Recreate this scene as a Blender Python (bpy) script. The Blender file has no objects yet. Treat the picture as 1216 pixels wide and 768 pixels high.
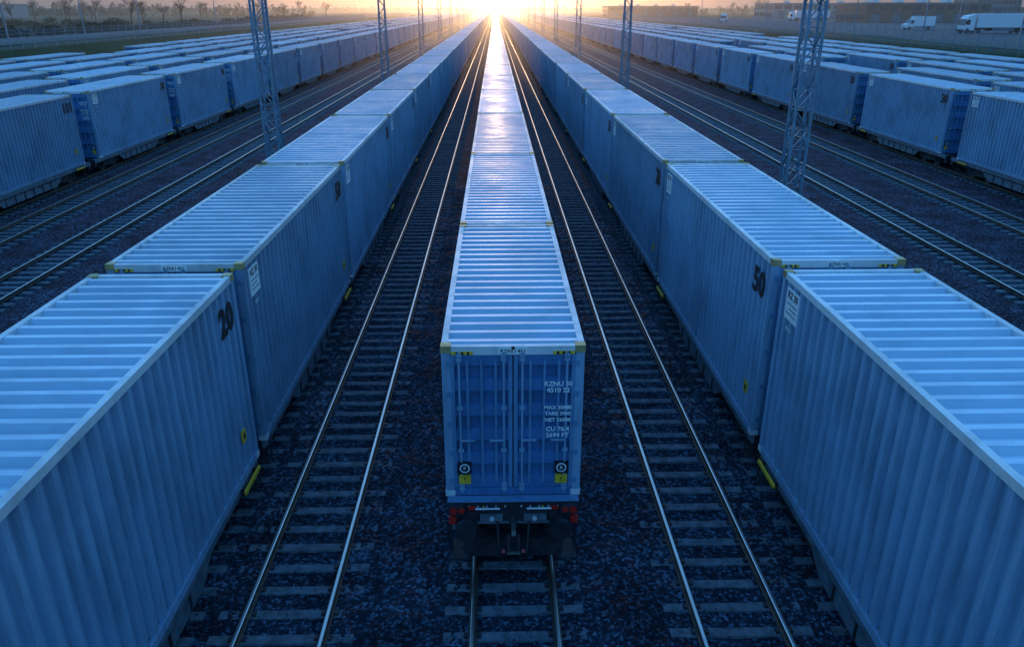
import bpy, math, random
import numpy as np
from mathutils import Vector, Matrix
random.seed(7); rng=np.random.default_rng(7)
S=bpy.context.scene
col=S.collection

# ------------------------------------------------------------ materials
def newmat(name):
    m=bpy.data.materials.new(name); m.use_nodes=True
    nt=m.node_tree; b=nt.nodes['Principled BSDF']
    return m,nt,b
def N(nt,t,**kw):
    n=nt.nodes.new(t)
    for k,v in kw.items():
        if hasattr(n,k): setattr(n,k,v)
        else: n.inputs[k].default_value=v
    return n
def simple(name,c,rough=.5,metal=0,var=.25,scale=6,bump=0.0,stretch=(1,1,1),emis=None):
    m,nt,b=newmat(name)
    tc=N(nt,'ShaderNodeTexCoord'); mp=N(nt,'ShaderNodeMapping'); mp.inputs['Scale'].default_value=stretch
    nt.links.new(tc.outputs['Object'],mp.inputs['Vector'])
    no=N(nt,'ShaderNodeTexNoise'); no.inputs['Scale'].default_value=scale; no.inputs['Detail'].default_value=6
    nt.links.new(mp.outputs[0],no.inputs['Vector'])
    cr=N(nt,'ShaderNodeValToRGB')
    cr.color_ramp.elements[0].position=.3; cr.color_ramp.elements[1].position=.7
    cr.color_ramp.elements[0].color=[x*(1-var) for x in c]+[1]
    cr.color_ramp.elements[1].color=[min(1,x*(1+var)) for x in c]+[1]
    nt.links.new(no.outputs['Fac'],cr.inputs['Fac']); nt.links.new(cr.outputs[0],b.inputs['Base Color'])
    b.inputs['Roughness'].default_value=rough; b.inputs['Metallic'].default_value=metal
    if bump:
        bp=N(nt,'ShaderNodeBump'); bp.inputs['Strength'].default_value=bump; bp.inputs['Distance'].default_value=.03
        nt.links.new(no.outputs['Fac'],bp.inputs['Height']); nt.links.new(bp.outputs[0],b.inputs['Normal'])
    return m
def paint(name,c,rough,streak,metal=0.0,dirt=.45):
    """weathered container paint: streaks, grime, per-wagon shade variation"""
    m,nt,b=newmat(name); L=nt.links.new
    tc=N(nt,'ShaderNodeTexCoord'); oi=N(nt,'ShaderNodeObjectInfo')
    add=N(nt,'ShaderNodeVectorMath',operation='MULTIPLY_ADD')
    L(oi.outputs['Random'],add.inputs[0]); add.inputs[1].default_value=(37,91,13); L(tc.outputs['Object'],add.inputs[2])
    mp=N(nt,'ShaderNodeMapping'); mp.inputs['Scale'].default_value=streak; L(add.outputs[0],mp.inputs['Vector'])
    n1=N(nt,'ShaderNodeTexNoise'); n1.inputs['Scale'].default_value=3; n1.inputs['Detail'].default_value=8; n1.inputs['Roughness'].default_value=.65; L(mp.outputs[0],n1.inputs['Vector'])
    n2=N(nt,'ShaderNodeTexNoise'); n2.inputs['Scale'].default_value=.55; n2.inputs['Detail'].default_value=4; L(add.outputs[0],n2.inputs['Vector'])
    mul=N(nt,'ShaderNodeMath',operation='MULTIPLY'); L(n1.outputs['Fac'],mul.inputs[0]); L(n2.outputs['Fac'],mul.inputs[1])
    cr=N(nt,'ShaderNodeValToRGB'); e=cr.color_ramp.elements
    e[0].position=.12; e[0].color=[x*(1-dirt) for x in c]+[1]; e[1].position=.3; e[1].color=list(c)+[1]
    L(mul.outputs[0],cr.inputs['Fac'])
    mr=N(nt,'ShaderNodeMapRange'); mr.inputs['To Min'].default_value=.85; mr.inputs['To Max'].default_value=1.12; L(oi.outputs['Random'],mr.inputs['Value'])
    hs=N(nt,'ShaderNodeHueSaturation'); L(cr.outputs[0],hs.inputs['Color']); L(mr.outputs[0],hs.inputs['Value'])
    L(hs.outputs[0],b.inputs['Base Color'])
    rr=N(nt,'ShaderNodeMapRange'); rr.inputs['To Min'].default_value=rough+.18; rr.inputs['To Max'].default_value=rough-.06; rr.inputs['From Min'].default_value=.1; rr.inputs['From Max'].default_value=.4
    L(mul.outputs[0],rr.inputs['Value']); L(rr.outputs[0],b.inputs['Roughness'])
    b.inputs['Metallic'].default_value=metal
    bp=N(nt,'ShaderNodeBump'); bp.inputs['Strength'].default_value=.15; bp.inputs['Distance'].default_value=.02
    L(n2.outputs['Fac'],bp.inputs['Height']); L(bp.outputs[0],b.inputs['Normal'])
    return m
M={}
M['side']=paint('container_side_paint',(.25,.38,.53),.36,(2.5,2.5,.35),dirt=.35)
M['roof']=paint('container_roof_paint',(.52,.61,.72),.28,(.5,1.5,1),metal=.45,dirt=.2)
M['frame']=paint('container_frame_paint',(.74,.75,.76),.4,(1,1,1),metal=.1,dirt=.3)
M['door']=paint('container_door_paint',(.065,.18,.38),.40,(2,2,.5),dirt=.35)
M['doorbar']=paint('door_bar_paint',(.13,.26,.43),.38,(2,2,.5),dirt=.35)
M['dark']=simple('underframe_steel',(.028,.031,.038),.6,.2,.5,5,.3)
M['sill']=simple('wagon_sill_paint',(.15,.18,.21),.5,.1,.35,3)
M['black']=simple('black_lettering',(.008,.009,.012),.6)
M['white']=simple('white_marking',(.80,.80,.80),.5,0,.06)
M['yellow']=simple('yellow_paint',(.80,.46,.03),.45,0,.2,8)
M['red']=simple('red_lamp_lens',(.65,.025,.02),.25,0,.1)
M['wheel']=simple('wheel_steel',(.12,.11,.10),.45,.5,.3)
M['brass']=simple('corner_casting',(.48,.35,.15),.45,.3,.3)
M['railtop']=simple('polished_rail_head',(.62,.58,.54),.3,1,.15,3,0,(1,.2,1))
M['railside']=simple('rusty_rail_web',(.12,.085,.065),.6,.3,.4,4)
M['sleeper']=simple('concrete_sleeper',(.11,.135,.16),.85,0,.45,5,.3)
M['mast']=simple('galvanised_mast',(.20,.28,.36),.5,.3,.2,3)
M['conc']=simple('concrete',(.3,.3,.29),.8,0,.2,2)
M['stone']=simple('crushed_stone',(.042,.062,.09),.9,0,.7,9)
M['leaf']=simple('foliage',(.035,.045,.02),.9,0,.5,1)
M['bark']=simple('bark',(.045,.035,.028),.9,0,.3,3)
M['glass']=simple('window_glass',(.05,.07,.09),.12,0,.1)
M['brown']=simple('brown_cladding',(.22,.13,.09),.7,0,.15,.5,0,(3,3,.3))
M['rubber']=simple('tyre_rubber',(.02,.02,.02),.8)
M['asph']=simple('asphalt',(.05,.05,.053),.8,0,.2,1)
M['truckw']=simple('truck_white_paint',(.75,.77,.8),.35,0,.05)
MK=list(M.keys())
for k in ('stone',): M[k].node_tree.nodes['Principled BSDF'].inputs['Specular IOR Level'].default_value=.1

# ------------------------------------------------------------ mesh builder
class MB:
    def __init__(s): s.V=[];s.F=[];s.M=[]
    def face(s,pts,m):
        i=len(s.V); s.V+=[tuple(p) for p in pts]; s.F.append(tuple(range(i,i+len(pts)))); s.M.append(m)
    def box(s,x0,x1,y0,y1,z0,z1,m):
        if x0>x1:x0,x1=x1,x0
        if y0>y1:y0,y1=y1,y0
        i=len(s.V)
        s.V+=[(x0,y0,z0),(x1,y0,z0),(x1,y1,z0),(x0,y1,z0),(x0,y0,z1),(x1,y0,z1),(x1,y1,z1),(x0,y1,z1)]
        for f in ((0,3,2,1),(4,5,6,7),(0,1,5,4),(1,2,6,5),(2,3,7,6),(3,0,4,7)):
            s.F.append(tuple(i+k for k in f)); s.M.append(m)
    def cyl(s,p0,p1,r,m,n=10,r1=None,cap=True):
        p0=Vector(p0);p1=Vector(p1);d=(p1-p0)
        if d.length<1e-6:return
        d.normalize(); a=d.orthogonal().normalized(); b=d.cross(a)
        r1=r if r1 is None else r1; i=len(s.V)
        for k in range(n):
            t=2*math.pi*k/n; u=a*math.cos(t)+b*math.sin(t)
            s.V.append(tuple(p0+u*r)); s.V.append(tuple(p1+u*r1))
        for k in range(n):
            j=(k+1)%n; s.F.append((i+2*k,i+2*j,i+2*j+1,i+2*k+1)); s.M.append(m)
        if cap:
            s.F.append(tuple(i+2*k for k in range(n))[::-1]); s.M.append(m)
            s.F.append(tuple(i+2*k+1 for k in range(n))); s.M.append(m)
    def bar(s,p0,p1,t,m): s.cyl(p0,p1,t,m,4)
    def prism(s,pts,x0,x1,m):
        n=len(pts); i=len(s.V)
        s.V+=[(x0,p[0],p[1]) for p in pts]+[(x1,p[0],p[1]) for p in pts]
        s.F.append(tuple(range(i,i+n))[::-1]); s.M.append(m)
        s.F.append(tuple(range(i+n,i+2*n))); s.M.append(m)
        for k in range(n):
            j=(k+1)%n; s.F.append((i+k,i+j,i+n+j,i+n+k)); s.M.append(m)
    def strip(s,pts,ext,m,flip=False):
        i=len(s.V); e=Vector(ext); n=len(pts)
        for p in pts:
            s.V.append(tuple(p)); s.V.append(tuple(Vector(p)+e))
        for k in range(n-1):
            f=(i+2*k,i+2*k+1,i+2*k+3,i+2*k+2)
            s.F.append(f[::-1] if flip else f); s.M.append(m)
    def add(s,geo,mat4,m):
        i=len(s.V); s.V+=[tuple(mat4@Vector(v)) for v in geo[0]]
        for f in geo[1]: s.F.append(tuple(i+k for k in f)); s.M.append(m)
    def mesh(s,name):
        me=bpy.data.meshes.new(name); me.from_pydata(s.V,[],s.F)
        used=[k for k in MK if k in set(s.M)]
        for k in used: me.materials.append(M[k])
        ix={k:i for i,k in enumerate(used)}
        me.polygons.foreach_set('material_index',[ix[k] for k in s.M]); me.update()
        return me
def obj(name,me,loc=(0,0,0),rot=(0,0,0),parent=None,sc=None):
    o=bpy.data.objects.new(name,me); col.objects.link(o); o.location=loc; o.rotation_euler=rot
    if sc: o.scale=sc
    if parent: o.parent=parent
    return o
_tc={}
def text(t,size=1.0,bold=.012):
    if (t,size) in _tc: return _tc[(t,size)]
    c=bpy.data.curves.new('t','FONT'); c.body=t; c.size=size; c.align_x='CENTER'; c.align_y='CENTER'; c.resolution_u=2
    c.offset=bold*size
    o=bpy.data.objects.new('t',c); col.objects.link(o)
    bpy.context.view_layer.update()
    me=bpy.data.meshes.new_from_object(o)
    g=([tuple(v.co) for v in me.vertices],[tuple(p.vertices) for p in me.polygons])
    bpy.data.objects.remove(o); _tc[(t,size)]=g
    return g
FX=lambda x,y,z: Matrix.Translation((x,y,z))@Matrix(((0,0,1,0),(1,0,0,0),(0,1,0,0),(0,0,0,1)))
FXm=lambda x,y,z: Matrix.Translation((x,y,z))@Matrix(((0,0,-1,0),(-1,0,0,0),(0,1,0,0),(0,0,0,1)))
FYm=lambda x,y,z: Matrix.Translation((x,y,z))@Matrix(((1,0,0,0),(0,0,-1,0),(0,1,0,0),(0,0,0,1)))

def corr(a0,a1,pitch,hi,lo,fl=.3):
    n=max(1,round((a1-a0)/pitch)); p=(a1-a0)/n; out=[(a0,lo)]
    sl=.5-fl
    for k in range(n):
        b=a0+k*p
        out+= [(b+p*fl*.5,lo),(b+p*(fl*.5+sl),hi),(b+p*(fl*1.5+sl),hi),(b+p*(fl*1.5+2*sl),lo)]
    out.append((a1,lo)); return out

# ------------------------------------------------------------ container wagon
def wagon(name,W,zb,zt,L,code='ZN',buffers=True,lead=False,gap=.6,ext=0,rd=.08):
    b=MB(); w=W/2
    for x in (-w,w-.15):
        for y in (0,L-.15): b.box(x,x+.15,y,y+.15,zb+.0,zt-.03,'side')
    for sx in (-1,1):
        b.box(sx*(w-.11),sx*(w+.004),.15,L-.15,zt-.13,zt,'frame')
        b.box(sx*(w-.085),sx*(w+.004),.15,L-.15,zb,zb+.16,'side')
        prof=corr(.15,L-.15,.34,sx*(w-.010),sx*(w-.105),.35)
        b.strip([(x,y,zb+.16) for y,x in prof],(0,0,zt-.13-zb-.16),'side',flip=sx<0)
        for y in (-.006,L-.172):
            b.box(sx*(w-.17),sx*(w+.01),y,y+.178,zt-.12,zt+.012,'brass')
            b.box(sx*(w-.17),sx*(w+.01),y,y+.178,zb-.012,zb+.11,'frame')
    b.box(-w+.172,w-.172,0,.11,zt-.16,zt,'frame'); b.box(-w+.172,w-.172,L-.11,L,zt-.16,zt,'frame')
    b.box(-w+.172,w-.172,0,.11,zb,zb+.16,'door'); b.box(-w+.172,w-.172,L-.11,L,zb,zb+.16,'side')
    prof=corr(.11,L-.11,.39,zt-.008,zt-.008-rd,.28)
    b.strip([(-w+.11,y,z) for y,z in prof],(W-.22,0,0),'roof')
    prof=corr(-w+.15,w-.15,.3,L-.02,L-.06)
    b.strip([(x,y,zb+.16) for x,y in prof],(0,0,zt-zb-.32),'side',flip=True)
    z0=zb+.16;z1=zt-.16;hw=w-.15
    nr=5
    prof=corr(z0+.12,z1-.1,(z1-z0-.22)/nr,.13,.02,.42)
    for sx in (-1,1):
        xa=sx*.012; xb=sx*hw
        x0,x1=min(xa,xb),max(xa,xb)
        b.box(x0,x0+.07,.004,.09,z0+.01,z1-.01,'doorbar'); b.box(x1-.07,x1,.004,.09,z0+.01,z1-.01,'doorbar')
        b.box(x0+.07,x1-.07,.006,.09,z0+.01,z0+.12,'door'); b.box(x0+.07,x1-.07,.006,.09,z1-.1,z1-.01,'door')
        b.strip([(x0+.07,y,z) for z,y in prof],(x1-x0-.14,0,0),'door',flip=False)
        for fr in (.27,.5,.73):
            mid=x0+fr*(x1-x0)
            b.box(mid-.022,mid+.022,.004,.07,z0+.12,z1-.1,'doorbar')
        mid=(x0+x1)/2
        for xr in (x0+.14*(x1-x0),x0+.86*(x1-x0)):
            b.cyl((xr,-.02,z0-.08),(xr,-.02,z1+.07),.021,'side',8)
            for q in (0,.03,.3,.62,.97,1):
                zz=z0+q*(z1-z0); b.box(xr-.05,xr+.05,-.03,.02,zz-.03,zz+.03,'side')
            b.box(xr-.02,xr+(.26 if xr<mid else -.26),-.045,-.02,z0+.38*(z1-z0)-.018,z0+.38*(z1-z0)+.018,'side')
        for q in (.06,.28,.5,.72,.94):
            zz=z0+q*(z1-z0); b.box(sx*(hw-.02),sx*(hw+.07),-.02,.03,zz-.05,zz+.05,'doorbar')
    b.box(-.011,.011,.03,.09,z0,z1,'black')
    for sx in (-1,1):
        X=sx*(w-.36); Z=z0+.46
        b.box(X-.12,X+.12,-.05,-.004,Z-.12,Z+.12,'black')
        b.cyl((X,-.05,Z),(X,-.0545,Z),.095,'white',20); b.cyl((X,-.0545,Z),(X,-.058,Z),.07,'black',20)
        b.add(text('P' if sx<0 else 'R',.1),FYm(X,-.0595,Z),'white')
        b.box(X-.11,X+.11,-.05,-.004,Z-.34,Z-.16,'yellow'); b.add(text('!',.15),FYm(X,-.052,Z-.25),'black')
        b.box(sx*(w-.55),sx*(w-.18),-.012,0,zt-.15,zt-.09,'yellow')
        for q in range(3): b.box(sx*(w-.25-.1*q),sx*(w-.29-.1*q),-.014,-.012,zt-.15,zt-.09,'black')
    if lead or ext:
        for zz,rows in ((z1-.55,('RZNU 30','4510 22')),(z1-1.02,('MAX 30480','TARE 3900','NET 26580')),(z1-1.46,('CU 76.4','2694 FT'))):
            for k,t in enumerate(rows):
                b.add(text(t,.125 if len(rows)<3 else .1,.03),FYm(w-.45,-.046,zz-.125*k),'white')
    b.box(-.26,.26,-.012,0,zt-.145,zt-.02,'white'); b.add(text('RZNU 451',.1),FYm(0,-.015,zt-.085),'black')
    for sx,F in ((1,FX),(-1,FXm)):
        xs=sx*(w+.006)
        ty,ly=(L-.70,.66) if sx>0 else (.70,L-.66)
        b.add(text(code,.78,.04),F(xs,ty,zt-.74),'black')
        b.box(sx*(w-.02),xs,ly-.32,ly+.32,zt-.86,zt-.24,'white')
        xl=sx*(w+.009)
        b.add(text('RZ 30',.2,.03),F(xl,ly,zt-.36),'black')
        for k in range(3):
            b.box(xs,xl,ly-.25,ly+.25-.12*(k%2),zt-.52-.1*k,zt-.545-.1*k,'sill')
        b.box(sx*(w-.02),xs,ty-.11,ty+.11,zb+.75,zb+1.02,'yellow')
        b.box(xs,sx*(w+.009),ty-.05,ty+.05,zb+.82,zb+.94,'black')
        b.add(text('45G1',.14),F(xs,ly,zt-1.04),'white')
    # --- underframe
    for sx in (-1,1):
        b.box(sx*(w-.30),sx*(w-.06),.02-ext,L-.02+ext,zb-.24,zb-.02,'sill')
        b.box(sx*(w-.24),sx*(w-.09),.02,L-.02,zb-.30,zb-.24,'dark')
        b.prism([(2.7,zb-.30),(3.4,max(.5,zb-.72)),(L-3.4,max(.5,zb-.72)),(L-2.7,zb-.30)],sx*(w-.22),sx*(w-.14),'sill')
        k=3.6
        while k<L-3.5:
            b.box(sx*(w-.14),sx*(w-.11),k,k+.05,max(.5,zb-.7),zb-.3,'dark'); k+=.9
        for yy in ((L-1.25,) if not lead else ()):
            b.box(sx*(w+.03),sx*(w+.08),yy,yy+1.0,zb-.2,zb-.12,'yellow')
            for q in (.08,.88): b.box(sx*(w-.1),sx*(w+.05),yy+q,yy+q+.04,zb-.19,zb-.13,'dark')
        for yy in (.05,L-.35):
            b.box(sx*(w-.25),sx*(w-.02),yy,yy+.3,.55,.58,'dark')
            b.box(sx*(w-.06),sx*(w-.03),yy,yy+.03,.55,zb-.2,'dark'); b.box(sx*(w-.06),sx*(w-.03),yy+.27,yy+.3,.55,zb-.2,'dark')
    b.box(-.25,.25,.1,L-.1,zb-.5,zb-.03,'dark')
    if ext:
        for ya,yb in ((-ext+.03,-.0),(L,L+ext-.03)): b.box(-w+.31,w-.31,ya,yb,zb-.2,zb-.05,'dark')
    k=1.2
    while k<L-1: b.box(-w+.25,w-.25,k,k+.12,zb-.28,zb-.05,'dark'); k+=1.6
    b.cyl((-.5,L*.45,zb-.55),(.5,L*.45,zb-.55),.18,'dark',12)
    b.box(-.9,-.4,L*.6,L*.6+.7,zb-.75,zb-.3,'dark')
    for yc in (1.9,L-1.9):
        b.box(-.95,.95,yc-.18,yc+.18,.62,zb-.25,'dark')
        for sx in (-1,1):
            x=sx*1.0
            b.prism([(yc-1.15,.60),(yc-.95,.86),(yc-.35,.78),(yc-.25,.95),(yc+.25,.95),(yc+.35,.78),(yc+.95,.86),(yc+1.15,.60),(yc+.8,.62),(yc+.35,.48),(yc-.35,.48),(yc-.8,.62)],x-.05,x+.05,'dark')
            for q in (-.12,.12): b.cyl((x+.0,yc+q,.5),(x,yc+q,.8),.07,'wheel',8)
            for yw in (-.85,.85):
                b.cyl((sx*.68,yc+yw,.66),(sx*.81,yc+yw,.66),.44,'wheel',20)
                b.cyl((sx*.655,yc+yw,.66),(sx*.68,yc+yw,.66),.475,'wheel',20)
                b.cyl((sx*.95,yc+yw,.66),(sx*1.09,yc+yw,.66),.14,'dark',10)
        for yw in (-.85,.85): b.cyl((-.7,yc+yw,.66),(.7,yc+yw,.66),.085,'wheel',8)
    for s,ye in ((-1,-ext),(1,L+ext)):
        e=.18 if (lead and s<0) else .02
        b.box(-w+.12,w-.12,ye+s*e,ye-s*.2,zb-.5,zb-.03,'dark')
        b.cyl((0,ye,zb-.45),(0,ye+s*(gap/2+ (0.25 if lead and s<0 else 0)),zb-.45),.07,'dark',8)
        if buffers and not(lead and s>0):
            bl=.55 if lead else gap/2-.01
            for sx in (-1,1):
                x=sx*.88; z=zb-.42
                b.box(x-.2,x+.2,ye,ye+s*(e+.03),z-.2,z+.2,'dark')
                b.cyl((x,ye,z),(x,ye+s*bl*.8,z),.11,'dark',14)
                b.cyl((x,ye+s*bl*.8,z),(x,ye+s*bl,z),.2,'dark',18)
    if lead:
        zz=zb
        for sx in (-1,1):
            b.box(sx*.88,sx*1.20,-.28,-.18,zz-.24,zz-.05,'dark')
            b.cyl((sx*1.11,-.28,zz-.145),(sx*1.11,-.295,zz-.145),.07,'red',14)
            b.cyl((sx*.96,-.28,zz-.145),(sx*.96,-.295,zz-.145),.06,'red',12)
            b.box(sx*.68,sx*.84,-.2,-.185,zz-.2,zz-.12,'red')
            b.box(sx*1.06,sx*1.2,-.29,-.2,zz-.44,zz-.30,'red')
            b.cyl((sx*.55,-.22,zz-.1),(sx*.55,-.30,zz-.1),.015,'yellow',6)
            b.cyl((sx*.25,-.30,zz-.1),(sx*.7,-.30,zz-.1),.018,'frame',6)
            b.box(sx*.85,sx*1.2,-.32,.05,.62,.66,'dark'); b.box(sx*1.17,sx*1.2,-.05,-.02,.62,zz-.4,'dark'); b.box(sx*.85,sx*.88,-.05,-.02,.62,zz-.4,'dark')
            px=sx*.3; last=Vector((px,-.18,zz-.45))
            for k in range(1,9):
                t=k/8; p=Vector((px*(1-.35*t),-.18-.32*math.sin(t*math.pi*.8),zz-.45-.62*math.sin(t*math.pi*.62)))
                b.cyl(last,p,.03,'black',6); last=p
            b.cyl(last,last+Vector((0,-.06,.06)),.04,'red',8)
            b.box(sx*.2,sx*.62,-.24,-.18,zz-.42,zz-.3,'sill')
            b.cyl((sx*.4,-.24,zz-.36),(sx*.4,-.27,zz-.36),.045,'frame',10)
            for q in range(6): b.cyl((sx*(.15+.17*q),-.18,zz-.13),(sx*(.15+.17*q),-.19,zz-.13),.018,'frame',6)
        b.prism([(-.18,zz-.5),(-.6,zz-.5),(-.68,zz-.42),(-.64,zz-.34),(-.56,zz-.42),(-.45,zz-.4),(-.18,zz-.38)],-.04,.04,'wheel')
        b.cyl((-.09,-.55,zz-.5),(-.09,-.5,zz-.95),.022,'wheel',6); b.cyl((.09,-.55,zz-.5),(.09,-.5,zz-.95),.022,'wheel',6)
        b.cyl((-.12,-.5,zz-.95),(.12,-.5,zz-.95),.035,'wheel',8)
        b.box(-1.22,1.22,-.20,-.02,zz-.025,zz+.0,'doorbar')
        b.box(-1.2,1.2,-.205,-.18,zz-.5,zz-.46,'sill')
        b.box(-.95,.95,-.12,.2,.55,.95,'dark')
        b.cyl((0,-.01,zt-.02),(0,-.03,zt-.02),.03,'black',8)
    return b.mesh(name)

CW,CZB,CZT=2.5,1.87,4.92
SW,SZB,SZT=2.8,1.22,5.42
lead=wagon('wagon_lead',CW,CZB,CZT,8.0,'RZ',True,True,.15)
c2=wagon('wagon_c2',CW,CZB,CZT,10.7,'RZ',False,False,.15)
c3=wagon('wagon_c3',CW,CZB,CZT,12.75,'30',False,False,.15,rd=.035)
s1=[wagon('wagon_s%d'%i,SW,SZB,SZT,12.1,c) for i,c in enumerate(('50','20','30'))]
so=[wagon('wagon_o%d'%i,SW,SZB,SZT,12.1,c,gap=.6,ext=.75) for i,c in enumerate(('50','30','101'))]
s2=wagon('wagon_short',SW,SZB,SZT,10.8,'50')
END=880
def W(me,x,y,j=1): return obj('container_wagon',me,(x+j*random.uniform(-.025,.025),y,0),(0,0,j*random.uniform(-.0018,.0018)))
W(lead,0,12.0,0); W(c2,0,20.15,0)
y=31.0
while y<END: W(c3,0,y,.5); y+=12.9
XS=6.95
for sx,ax in ((-1,(1,0,2)),(1,(0,2,1))):
    x=sx*XS
    W(s1[ax[0]],x,-10.3); W(s1[ax[0]],x,2.45,.3); W(s2,x,15.15,.5); W(s1[ax[2]],x,26.5)
    y=39.2;k=0
    while y<END: W(s1[(k*7+ax[1])%3],x,y); y+=12.72; k+=1
ROWS_L=[-27.6,-33.2,-38.8,-44.4,-50.0]; ROWS_R=[31.2,36.8,42.4,48.0,53.6]
PO=14.2
for r,x in enumerate(ROWS_L+ROWS_R):
    first=r in(0,5)
    y=(51.0 if r<5 else 51.5)-PO*5 if first else -14+random.uniform(-5,5)
    k=random.randint(0,5)
    while y<END-60:
        if first or random.random()>.05: W(so[(k*5+k//3)%3],x,y)
        y+=PO; k+=1

# ------------------------------------------------------------ tracks
TR=[0,-4.13,4.04,-24.2,-19.7,20.6,26.2,-XS,XS]+ROWS_L[:1]+ROWS_R[:1]
def track(x,y0,y1,ys):
    b=MB()
    for sx in (-1,1):
        c=x+sx*.7525
        b.box(c-.075,c+.075,y0,y1,.07,.09,'railside'); b.box(c-.012,c+.012,y0,y1,.09,.18,'railside')
        b.box(c-.037,c+.037,y0,y1,.18,.212,'railside')
        b.strip([(c-.034,y0,.2125),(c-.020,y0,.218),(c+.020,y0,.218),(c+.034,y0,.2125)],(0,y1-y0,0),'railtop',flip=True)
    y=y0
    while y<ys:
        j=random.uniform(-.02,.02); yy=y+j; t=random.uniform(-.014,.008)
        i=len(b.V)
        for (hx,hy,z) in ((1.3,.125,-.05),(1.27,.10,.062+t)):
            b.V+=[(x-hx,yy-hy,z),(x+hx,yy-hy,z),(x+hx,yy+hy,z),(x-hx,yy+hy,z)]
        for f in ((4,5,6,7),(0,1,5,4),(1,2,6,5),(2,3,7,6),(3,0,4,7)): b.F.append(tuple(i+q for q in f)); b.M.append('sleeper')
        if y<60:
            for sx in (-1,1):
                for q in (-.12,.12):
                    c=x+sx*.7525+q; b.box(c-.035,c+.035,yy-.05,yy+.05,.05,.105,'dark')
        y+=.62
    return obj('railway_track',b.mesh('track'))
for x in TR: track(x,-25,1100,420 if abs(x)<5 else 300)

# ------------------------------------------------------------ ground
def gravel_nodes(nt,geo):
    L=nt.links.new
    vo=N(nt,'ShaderNodeTexVoronoi'); vo.inputs['Scale'].default_value=17; L(geo.outputs['Position'],vo.inputs['Vector'])
    vo2=N(nt,'ShaderNodeTexVoronoi'); vo2.inputs['Scale'].default_value=41; L(geo.outputs['Position'],vo2.inputs['Vector'])
    cr=N(nt,'ShaderNodeValToRGB'); e=cr.color_ramp.elements
    e[0].position=0;e[0].color=(.008,.014,.026,1); e[1].position=1;e[1].color=(.12,.18,.26,1)
    x=e.new(.65); x.color=(.021,.036,.058,1)
    sep=N(nt,'ShaderNodeSeparateColor'); L(vo.outputs['Color'],sep.inputs[0]); L(sep.outputs[0],cr.inputs['Fac'])
    no=N(nt,'ShaderNodeTexNoise'); no.inputs['Scale'].default_value=.7; no.inputs['Detail'].default_value=6; L(geo.outputs['Position'],no.inputs['Vector'])
    mr=N(nt,'ShaderNodeMapRange'); mr.inputs['From Min'].default_value=.35; mr.inputs['From Max'].default_value=.65; mr.inputs['To Min'].default_value=.5; mr.inputs['To Max'].default_value=1.25; L(no.outputs['Fac'],mr.inputs['Value'])
    mu=N(nt,'ShaderNodeVectorMath',operation='SCALE'); L(cr.outputs[0],mu.inputs[0]); L(mr.outputs[0],mu.inputs['Scale'])
    b1=N(nt,'ShaderNodeBump'); b1.invert=True; b1.inputs['Strength'].default_value=.8; b1.inputs['Distance'].default_value=.035; L(vo.outputs['Distance'],b1.inputs['Height'])
    b2=N(nt,'ShaderNodeBump'); b2.invert=True; b2.inputs['Strength'].default_value=.4; b2.inputs['Distance'].default_value=.02; L(vo2.outputs['Distance'],b2.inputs['Height']); L(b1.outputs[0],b2.inputs['Normal'])
    return mu.outputs[0],b2.outputs[0],no
def ground():
    xs=[-6000,-2500,-900,-400,-250,-160,-110,-85,-72,-66,-62,-59.5,-57,-30,0,30,57.5,60,62.5,66,72,85,110,160,250,400,900,2500,6000]
    ys=[-300,-100,-20]+list(range(0,600,20))+[650,700,800,900,1000,1300,1800,2600,4000,7000,12000]
    def h(x,y):
        a=abs(x)
        t=min(1,max(0,(a-57.5)/8)); t=t*t*(3-2*t)
        e=5*t
        if 70<a<500: e+=.25*math.sin(x*.05+y*.021)+.2*math.sin(y*.07+x*.03)-.2
        return e
    V=[(x,y,h(x,y)) for y in ys for x in xs]; n=len(xs)
    F=[(j*n+i,j*n+i+1,(j+1)*n+i+1,(j+1)*n+i) for j in range(len(ys)-1) for i in range(n-1)]
    me=bpy.data.meshes.new('ground'); me.from_pydata(V,[],F)
    m,nt,b=newmat('yard_ballast_and_grass'); L=nt.links.new
    geo=N(nt,'ShaderNodeNewGeometry')
    gc,nrm,no=gravel_nodes(nt,geo)
    sx=N(nt,'ShaderNodeSeparateXYZ'); L(geo.outputs['Position'],sx.inputs[0])
    ab=N(nt,'ShaderNodeMath',operation='ABSOLUTE'); L(sx.outputs[0],ab.inputs[0])
    ad=N(nt,'ShaderNodeMath',operation='MULTIPLY_ADD'); L(no.outputs['Fac'],ad.inputs[0]); ad.inputs[1].default_value=3; L(ab.outputs[0],ad.inputs[2])
    g=N(nt,'ShaderNodeMapRange'); g.inputs['From Min'].default_value=59; g.inputs['From Max'].default_value=60.5; L(ad.outputs[0],g.inputs['Value'])
    n3=N(nt,'ShaderNodeTexNoise'); n3.inputs['Scale'].default_value=.045; n3.inputs['Detail'].default_value=8; n3.inputs['Roughness'].default_value=.7; L(geo.outputs['Position'],n3.inputs['Vector'])
    gr=N(nt,'ShaderNodeValToRGB'); e=gr.color_ramp.elements; e[0].position=.35;e[0].color=(.020,.045,.016,1);e[1].position=.65;e[1].color=(.05,.08,.035,1); L(n3.outputs['Fac'],gr.inputs['Fac'])
    mx=N(nt,'ShaderNodeMix',data_type='RGBA'); L(g.outputs[0],mx.inputs['Factor']); L(gc,mx.inputs['A']); L(gr.outputs[0],mx.inputs['B'])
    L(mx.outputs['Result'],b.inputs['Base Color']); b.inputs['Roughness'].default_value=.9; b.inputs['Specular IOR Level'].default_value=.1
    L(nrm,b.inputs['Normal'])
    me.materials.append(m); return obj('ground',me)
ground()
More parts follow.
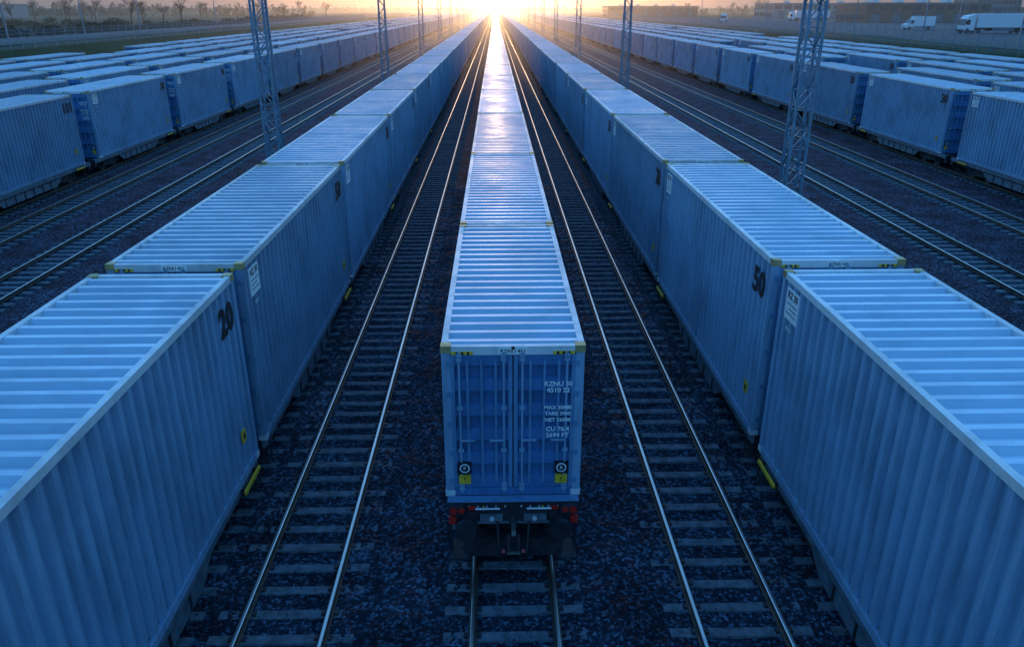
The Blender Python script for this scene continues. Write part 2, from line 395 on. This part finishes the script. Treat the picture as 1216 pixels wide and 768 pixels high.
def ballast():
    xs=np.arange(-8.6,8.6,.042); ys=np.concatenate([np.arange(4,22,.042),np.arange(22,48,.07)])
    X,Y=np.meshgrid(xs,ys)
    def vnoise(sc,seed):
        r=np.random.default_rng(seed); g=r.uniform(-1,1,(int(60/sc)+3,int(30/sc)+3))
        u=(X+12)/sc; v=(Y)/sc; i=np.floor(u).astype(int); j=np.floor(v).astype(int); fu=u-i; fv=v-j
        fu=fu*fu*(3-2*fu); fv=fv*fv*(3-2*fv)
        return (g[j,i]*(1-fu)+g[j,i+1]*fu)*(1-fv)+(g[j+1,i]*(1-fu)+g[j+1,i+1]*fu)*fv
    Z=.034+.013*vnoise(.5,1)+.010*vnoise(.18,2)+.010*rng.uniform(-1,1,X.shape)
    for t in (0,-4.13,4.04):
        d=np.abs(X-t)
        Z+= .028*np.exp(-((d-1.08)/.15)**2)-.012*(d<.6)
    mid=np.minimum.reduce([np.abs(X-m) for m in (-2.06,2.02)])
    Z+= .05*np.exp(-(mid/.45)**2)
    edge=np.minimum(np.minimum(X+8.6,8.56-X)/.3,np.minimum(Y-4,47.9-Y)/1.0); Z=np.where(edge<1,Z*np.clip(edge,0,1)-.04*(1-np.clip(edge,0,1)),Z)
    X=X+rng.uniform(-.012,.012,X.shape); Y=Y+rng.uniform(-.012,.012,Y.shape)
    n=len(xs);mv=len(ys)
    V=np.stack([X,Y,Z],2).reshape(-1,3)
    a=(np.arange(mv-1)[:,None]*n+np.arange(n-1)[None]).ravel()
    F=np.stack([a,a+1,a+n+1,a+n],1)
    me=bpy.data.meshes.new('ballast_bed')
    me.vertices.add(len(V)); me.vertices.foreach_set('co',V.ravel())
    me.loops.add(F.size); me.loops.foreach_set('vertex_index',F.ravel().astype(np.int32))
    me.polygons.add(len(F)); me.polygons.foreach_set('loop_start',np.arange(0,F.size,4,dtype=np.int32))
    me.update(calc_edges=True); me.validate()
    m,nt,b=newmat('track_ballast'); geo=N(nt,'ShaderNodeNewGeometry'); c,nrm,_=gravel_nodes(nt,geo)
    nt.links.new(c,b.inputs['Base Color']); nt.links.new(nrm,b.inputs['Normal']); b.inputs['Roughness'].default_value=.85; b.inputs['Specular IOR Level'].default_value=.15
    me.materials.append(m); obj('ballast_bed',me)
ballast()
def stones():
    n=22000
    base=np.array([(1,0,0),(-1,0,0),(0,1,0),(0,-1,0),(0,0,1),(0,0,-1)],float)
    fc=np.array([(0,2,4),(2,1,4),(1,3,4),(3,0,4),(2,0,5),(1,2,5),(3,1,5),(0,3,5)])
    P=np.zeros((n,3)); P[:,0]=rng.uniform(-6.2,6.2,n); P[:,1]=4.5+rng.uniform(0,1,n)**1.3*40; P[:,2]=rng.uniform(.03,.055,n)
    s=rng.uniform(.016,.034,(n,1,1)); V=base[None]*s*rng.uniform(.6,1.3,(n,6,1))
    a=rng.uniform(0,6.28,n); c,sn=np.cos(a),np.sin(a)
    X=V[:,:,0]*c[:,None]-V[:,:,1]*sn[:,None]; Y=V[:,:,0]*sn[:,None]+V[:,:,1]*c[:,None]
    t=rng.uniform(-.6,.6,n)[:,None]; Z=V[:,:,2]*np.cos(t)+X*np.sin(t)
    V=np.stack([X,Y,Z],2)+P[:,None]
    F=(fc[None]+np.arange(n)[:,None,None]*6).reshape(-1,3)
    me=bpy.data.meshes.new('stones'); me.from_pydata(V.reshape(-1,3).tolist(),[],F.tolist()); me.materials.append(M['stone'])
    obj('ballast_stones',me)
stones()

# ------------------------------------------------------------ lattice masts
def mast():
    b=MB(); H=15.5; n=15
    def hw(z): return .44-.06*z/H
    b.box(-.75,.75,-.75,.75,-.1,.35,'conc')
    for sx in (-1,1):
        for sy in (-1,1): b.cyl((sx*hw(0),sy*hw(0),.3),(sx*hw(H),sy*hw(H),H),.095,'mast',4)
    for k in range(n):
        z0=.35+k*(H-.4)/n; z1=.35+(k+1)*(H-.4)/n; a=hw(z0);c=hw(z1)
        q=1 if k%2 else -1
        for s in (-1,1):
            b.bar((-a*q,s*a,z0),(c*q,s*c,z1),.045,'mast'); b.bar((s*a,-a*q,z0),(s*c,c*q,z1),.045,'mast')
            b.bar((-c,s*c,z1),(c,s*c,z1),.03,'mast'); b.bar((s*c,-c,z1),(s*c,c,z1),.03,'mast')
    for sx in (-1,1):
        b.bar((0,0,H-2),(sx*4.2,0,H-2.3),.05,'mast'); b.bar((0,0,H-.2),(sx*4.2,0,H-2.2),.03,'mast'); b.bar((sx*2,0,H-2.15),(sx*2,0,H-1.2),.025,'mast')
        b.cyl((sx*4,0,H-2.3),(sx*4,0,H-2.75),.07,'brass',8)
    return b.mesh('mast')
mm=mast()
for k in range(9):
    obj('lattice_catenary_mast',mm,(-15.3,52.7+57*k,0)); obj('lattice_catenary_mast',mm,(15.8,41+58*k,0))

# ------------------------------------------------------------ fence, roads, lamps
def fence(x):
    b=MB(); z=4.6
    y=-20
    while y<620:
        b.cyl((x,y,z),(x,y,z+2.9),.05,'mast',5); b.bar((x,y,z+2.9),(x-.3*(1 if x>0 else -1),y,z+3.2),.03,'mast'); y+=3
    for q in (.15,.7,1.25,1.8,2.35,2.85): b.box(x-.012,x+.012,-20,620,z+q,z+q+.03,'mast')
    y=-20
    while y<420: b.box(x-.008,x+.008,y,y+.022,z+.15,z+2.85,'mast'); y+=.3
    obj('chain_link_fence',b.mesh('fence'))
fence(-66.5); fence(65.5)
def road(x,w,name='service_road'):
    b=MB()
    ys=[-50+i*25 for i in range(60)]
    for a,c in zip(ys[:-1],ys[1:]): b.face([(x-w/2,a,5.28),(x+w/2,a,5.28),(x+w/2,c,5.28),(x-w/2,c,5.28)],'asph')
    for sx in (-1,1): b.box(x+sx*w/2,x+sx*(w/2+.15),-50,1400,4.8,5.4,'conc')
    y=0
    while y<500: b.face([(x-.07,y,5.285),(x+.07,y,5.285),(x+.07,y+3,5.285),(x-.07,y+3,5.285)],'white'); y+=9
    obj(name,b.mesh(name))
road(-82,7)
b=MB(); b.face([(76,110,5.28),(330,110,5.28),(330,420,5.28),(76,420,5.28)],'asph'); b.box(75.85,76,110,420,4.7,5.4,'conc')
for k in range(30): b.face([(90+k*3.5,225,5.285),(90.12+k*3.5,225,5.285),(90.12+k*3.5,237,5.285),(90+k*3.5,237,5.285)],'white')
obj('parking_lot',b.mesh('lot'))
def lamp():
    b=MB(); b.cyl((0,0,0),(0,0,12.5),.14,'mast',8,.08)
    b.cyl((0,0,12.5),(1.5,0,12.9),.045,'mast',6); b.prism([(-.12,12.82),(.12,12.82),(.09,12.96),(-.09,12.96)],1.4,2.2,'mast'); b.cyl((0,0,0),(0,0,.4),.22,'conc',8)
    return b.mesh('lamp')
lm=lamp()
for x,y in ((-76,80),(-76,104),(-76,128),(-76,152),(-76,176),(-76,224),(-76,272),(-76,320)): obj('street_lamp',lm,(x,y,5),(0,0,math.pi))
for x,y in ((73,112),(73,138),(73,165),(73,220),(73,290),(120,210),(150,260)): obj('street_lamp',lm,(x,y,5))

# ------------------------------------------------------------ trucks
def truck():
    b=MB()
    b.box(-4.6,9.0,-1.25,1.25,1.15,3.95,'truckw')
    for x in (-4.6,8.92): b.box(x-.02,x+.1,-1.28,1.28,1.1,3.98,'frame')
    b.box(-4.6,9,-1.27,1.27,1.05,1.18,'sill'); b.box(-4.2,8.8,-.5,.5,.8,1.05,'dark')
    b.box(-1,4,-1.24,-1.2,.5,1.0,'sill'); b.box(-1,4,1.2,1.24,.5,1.0,'sill')
    prof=[(-7.2,.5),(-7.25,1.6),(-7.0,2.85),(-6.5,3.45),(-5.1,3.7),(-5.0,3.4),(-5.0,.6)]
    n=len(prof);i=len(b.V)
    b.V+=[(p[0],-1.22,p[1]) for p in prof]+[(p[0],1.22,p[1]) for p in prof]
    b.F+= [tuple(range(i,i+n)),tuple(range(i+n,i+2*n))[::-1]]; b.M+=['truckw']*2
    for k in range(n):
        j=(k+1)%n; b.F.append((i+k,i+n+k,i+n+j,i+j)); b.M.append('glass' if k==1 else 'truckw')
    for s in (-1,1):
        b.face([(-7.0,s*1.225,1.75),(-6.1,s*1.225,1.7),(-6.1,s*1.225,2.7),(-6.85,s*1.225,2.7)],'glass')
        b.box(-7.2,-7.05,s*1.25,s*1.45,1.9,2.5,'black')
    b.box(-7.4,-4.6,-1.1,1.1,.4,.8,'dark')
    for x in (-6.5,-3.9,5.0,6.3,7.6):
        for s in (-1,1): b.cyl((x,s*.95,.5),(x,s*1.22,.5),.5,'rubber',16); b.cyl((x,s*1.22,.5),(x,s*1.235,.5),.25,'wheel',10)
    return b.mesh('truck')
def van():
    b=MB()
    b.box(-1.2,4.0,-1.1,1.1,.9,3.1,'truckw'); b.box(-1.22,4.03,-1.12,1.12,.8,.93,'sill')
    prof=[(-3.3,.5),(-3.3,1.25),(-2.7,1.5),(-2.0,2.4),(-1.25,2.5),(-1.25,.5)]
    n=len(prof);i=len(b.V)
    b.V+=[(p[0],-1.02,p[1]) for p in prof]+[(p[0],1.02,p[1]) for p in prof]
    b.F+= [tuple(range(i,i+n)),tuple(range(i+n,i+2*n))[::-1]]; b.M+=['truckw']*2
    for k in range(n):
        j=(k+1)%n; b.F.append((i+k,i+n+k,i+n+j,i+j)); b.M.append('glass' if k==2 else 'truckw')
    for s in (-1,1): b.face([(-2.5,s*1.025,1.5),(-1.5,s*1.025,1.5),(-1.5,s*1.025,2.25),(-2.0,s*1.025,2.25)],'glass')
    for x in (-2.4,2.6):
        for s in (-1,1): b.cyl((x,s*.8,.42),(x,s*1.03,.42),.42,'rubber',14)
    return b.mesh('van')
tm=truck(); vm=van()
obj('semi_truck',tm,(106,172,5.29),(0,0,.06)); obj('semi_truck',tm,(128,335,5.29),(0,0,-.1)); obj('semi_truck',tm,(170,240,5.29),(0,0,.3))
obj('box_van',vm,(103,198,5.29),(0,0,.1)); obj('box_van',vm,(84,300,5.29),(0,0,1.2)); obj('box_van',vm,(136,188,5.29),(0,0,0))

# ------------------------------------------------------------ buildings
def building(name,w,d,h,wall,floors,win,loc,rot=0,docks=0):
    p=bpy.data.objects.new(name,None); col.objects.link(p); p.location=loc; p.rotation_euler=(0,0,rot)
    b=MB(); b.box(-w/2,w/2,-d/2,d/2,-1,h,wall); obj('walls',b.mesh('walls'),parent=p)
    b=MB(); b.box(-w/2-.3,w/2+.3,-d/2-.3,d/2+.3,h,h+.5,'sill')
    for k in range(4): b.box(-w*.35+k*w*.2,-w*.35+k*w*.2+2.5,-2,1.5,h+.5,h+1.6,'frame')
    obj('roof',b.mesh('roof'),parent=p)
    b=MB(); fh=(h)/floors
    for f in range(floors):
        nw=int(w/win)
        for k in range(nw):
            x=-w/2+(k+.5)*w/nw; z=f*fh+fh*.35
            if docks and f==0: continue
            b.box(x-win*.36,x+win*.36,-d/2-.06,-d/2+.02,z,z+fh*.5,'glass')
        nd=int(d/win)
        for k in range(nd):
            y=-d/2+(k+.5)*d/nd; z=f*fh+fh*.35
            b.box(-w/2-.06,-w/2+.02,y-win*.36,y+win*.36,z,z+fh*.5,'glass')
    if b.V: obj('windows',b.mesh('windows'),parent=p)
    b=MB()
    for k in range(max(1,docks)):
        x=-w/2+(k+.5)*w/max(1,docks); b.box(x-1.6,x+1.6,-d/2-.09,-d/2+.02,0,3.4,'sill' if docks else 'dark'); b.box(x-1.9,x+1.9,-d/2-.3,-d/2,3.4,3.7,'dark')
    obj('doors',b.mesh('doors'),parent=p)
building('warehouse',46,26,6.6,'brown',2,4,(158,310,5),0,6)
building('warehouse',70,30,7.0,'conc',2,5,(176,430,5),0,8)
building('warehouse',60,30,6.0,'brown',2,5,(105,560,5),0,6)
building('glass_office_block',30,22,24,'sill',7,2.2,(285,400,5))
building('glass_office_block',22,22,15,'sill',5,2.2,(250,415,5))
building('warehouse',60,30,7.0,'conc',2,5,(-330,520,5),0,6)

# ------------------------------------------------------------ vegetation
def bare_tree(seed):
    r=random.Random(seed); b=MB()
    def br(p,d,l,rad,dep):
        q=p+d*l; b.cyl(p,q,rad,'bark',5 if dep>1 else 3,rad*.65,cap=False)
        if dep==0: return
        n=3 if dep>2 else 4
        for k in range(n):
            nd=(d+Vector((r.uniform(-1,1),r.uniform(-1,1),r.uniform(-.2,.7)))*.75).normalized()
            br(q if k<2 else p+d*l*r.uniform(.5,.95),nd,l*r.uniform(.6,.82),rad*.6,dep-1)
    br(Vector((0,0,-.3)),Vector((0,0,1)),3.0,.28,5)
    return b.mesh('tree')
tms=[bare_tree(s) for s in (1,2,3)]
for k in range(46):
    x=-random.uniform(95,330); y=random.uniform(230,520)
    obj('bare_tree',tms[k%3],(x,y,5),(0,0,random.uniform(0,6)),sc=[random.uniform(.7,1.25)]*3)
for k in range(16):
    obj('bare_tree',tms[k%3],(random.uniform(110,420),random.uniform(470,700),5),(0,0,random.uniform(0,6)),sc=[random.uniform(.8,1.3)]*3)
def mass(name,segs,n,hgt,leaf,depth=8):
    V=[];F=[];r=random.Random(len(name)+n)
    clumps=[]
    for (x0,y0,x1,y1) in segs:
        Ld=math.hypot(x1-x0,y1-y0); m=int(Ld/4)
        for k in range(m):
            t=(k+r.random())/m; clumps.append((x0+(x1-x0)*t+r.uniform(-depth,depth),y0+(y1-y0)*t+r.uniform(-depth,depth),r.uniform(2,4.5),hgt*r.uniform(.35,1)))
    per=max(20,n//len(clumps))
    for cx,cy,cr,ch in clumps:
        for _ in range(per):
            a=r.uniform(0,6.283);u=r.random()**.5;z=r.random()
            rr=cr*u*math.sqrt(max(0,1-(z*.95)**2)); x=cx+rr*math.cos(a);y=cy+rr*math.sin(a);zz=4.8+z*ch
            i=len(V); s=leaf*r.uniform(.6,1.4)
            for q in range(3): V.append((x+r.uniform(-s,s),y+r.uniform(-s,s),zz+r.uniform(-s,s)))
            F.append((i,i+1,i+2))
    me=bpy.data.meshes.new(name); me.from_pydata(V,[],F); me.materials.append(M['leaf']); obj(name,me)
mass('hedge',[(-90,120,-96,420),(-120,260,-330,300)],45000,2.6,.35,2)
mass('distant_treeline',[(-140,620,-900,560),(-60,1500,-900,1100),(60,1500,1000,1100),(180,700,900,600)],60000,9,1.1,12)

# ------------------------------------------------------------ evening haze over the far half of the yard (real scattering medium)
b=MB(); b.box(-260,260,90,1100,-.5,24,'conc')
hm=b.mesh('haze'); hm.materials.clear()
m=bpy.data.materials.new('evening_haze'); m.use_nodes=True; nt=m.node_tree; nt.nodes.clear()
out=nt.nodes.new('ShaderNodeOutputMaterial'); vs=nt.nodes.new('ShaderNodeVolumeScatter')
vs.inputs['Color'].default_value=(1,.93,.85,1); vs.inputs['Density'].default_value=.0006; vs.inputs['Anisotropy'].default_value=.86
nt.links.new(vs.outputs[0],out.inputs['Volume']); hm.materials.append(m)
obj('haze',hm)

# ------------------------------------------------------------ world + sun
EL=math.radians(1.0)
w=bpy.data.worlds.new('World'); S.world=w; w.use_nodes=True; nt=w.node_tree; L=nt.links.new
bg=nt.nodes['Background']
sky=N(nt,'ShaderNodeTexSky',sky_type='NISHITA'); sky.sun_disc=False; sky.sun_elevation=EL; sky.sun_rotation=0; sky.air_density=1.3; sky.dust_density=1.5; sky.ozone_density=3
tc=N(nt,'ShaderNodeTexCoord'); sx=N(nt,'ShaderNodeSeparateXYZ'); L(tc.outputs['Generated'],sx.inputs[0])
ramp=N(nt,'ShaderNodeValToRGB'); e=ramp.color_ramp.elements
e[0].position=0; e[0].color=(.065,.10,.24,1); e[1].position=.5; e[1].color=(.42,.84,1.0,1)
x=e.new(.07); x.color=(.12,.25,.46,1); x=e.new(.25); x.color=(.28,.58,.82,1)
L(sx.outputs[2],ramp.inputs['Fac'])
mul0=N(nt,'ShaderNodeVectorMath',operation='MULTIPLY'); L(sky.outputs[0],mul0.inputs[0]); L(ramp.outputs[0],mul0.inputs[1])
hz=N(nt,'ShaderNodeMapRange'); hz.inputs['From Min'].default_value=0; hz.inputs['From Max'].default_value=.16; hz.inputs['To Min'].default_value=1; hz.inputs['To Max'].default_value=0; L(sx.outputs[2],hz.inputs['Value'])
hs=N(nt,'ShaderNodeVectorMath',operation='SCALE'); hs.inputs[0].default_value=(.075,.09,.115); L(hz.outputs[0],hs.inputs['Scale'])
mul=N(nt,'ShaderNodeVectorMath',operation='ADD'); L(mul0.outputs[0],mul.inputs[0]); L(hs.outputs[0],mul.inputs[1])
dot=N(nt,'ShaderNodeVectorMath',operation='DOT_PRODUCT'); L(tc.outputs['Generated'],dot.inputs[0]); dot.inputs[1].default_value=(0,math.cos(math.radians(.4)),math.sin(math.radians(.4)))
mx0=N(nt,'ShaderNodeMath',operation='MAXIMUM'); L(dot.outputs['Value'],mx0.inputs[0]); mx0.inputs[1].default_value=0
def glow(pw,colr,prev):
    p=N(nt,'ShaderNodeMath',operation='POWER'); L(mx0.outputs[0],p.inputs[0]); p.inputs[1].default_value=pw
    s=N(nt,'ShaderNodeVectorMath',operation='SCALE'); s.inputs[0].default_value=colr; L(p.outputs[0],s.inputs['Scale'])
    a=N(nt,'ShaderNodeVectorMath',operation='ADD'); L(prev,a.inputs[0]); L(s.outputs[0],a.inputs[1]); return a.outputs[0]
o=glow(5000,(80,42,12),mul.outputs[0]); o=glow(500,(3.0,1.1,.25),o); o=glow(50,(.50,.20,.07),o)
L(o,bg.inputs['Color']); bg.inputs['Strength'].default_value=2.1
sl=bpy.data.lights.new('sun','SUN'); sl.energy=.9; sl.angle=math.radians(.5); sl.color=(1,.60,.32)
obj('sun',sl,(0,100,50),(-(math.pi/2-EL),0,0))

# ------------------------------------------------------------ camera
cd=bpy.data.cameras.new('camera'); cd.lens=26.76; cd.sensor_width=36; cd.clip_end=20000; cd.clip_start=.1
co=obj('camera',cd,(-.27,0,10.32),(math.radians(67.5),0,math.radians(-1.2)))
S.camera=co
S.view_settings.view_transform='Standard'; S.view_settings.look='None'; S.view_settings.exposure=0
print('objects',len(bpy.data.objects))
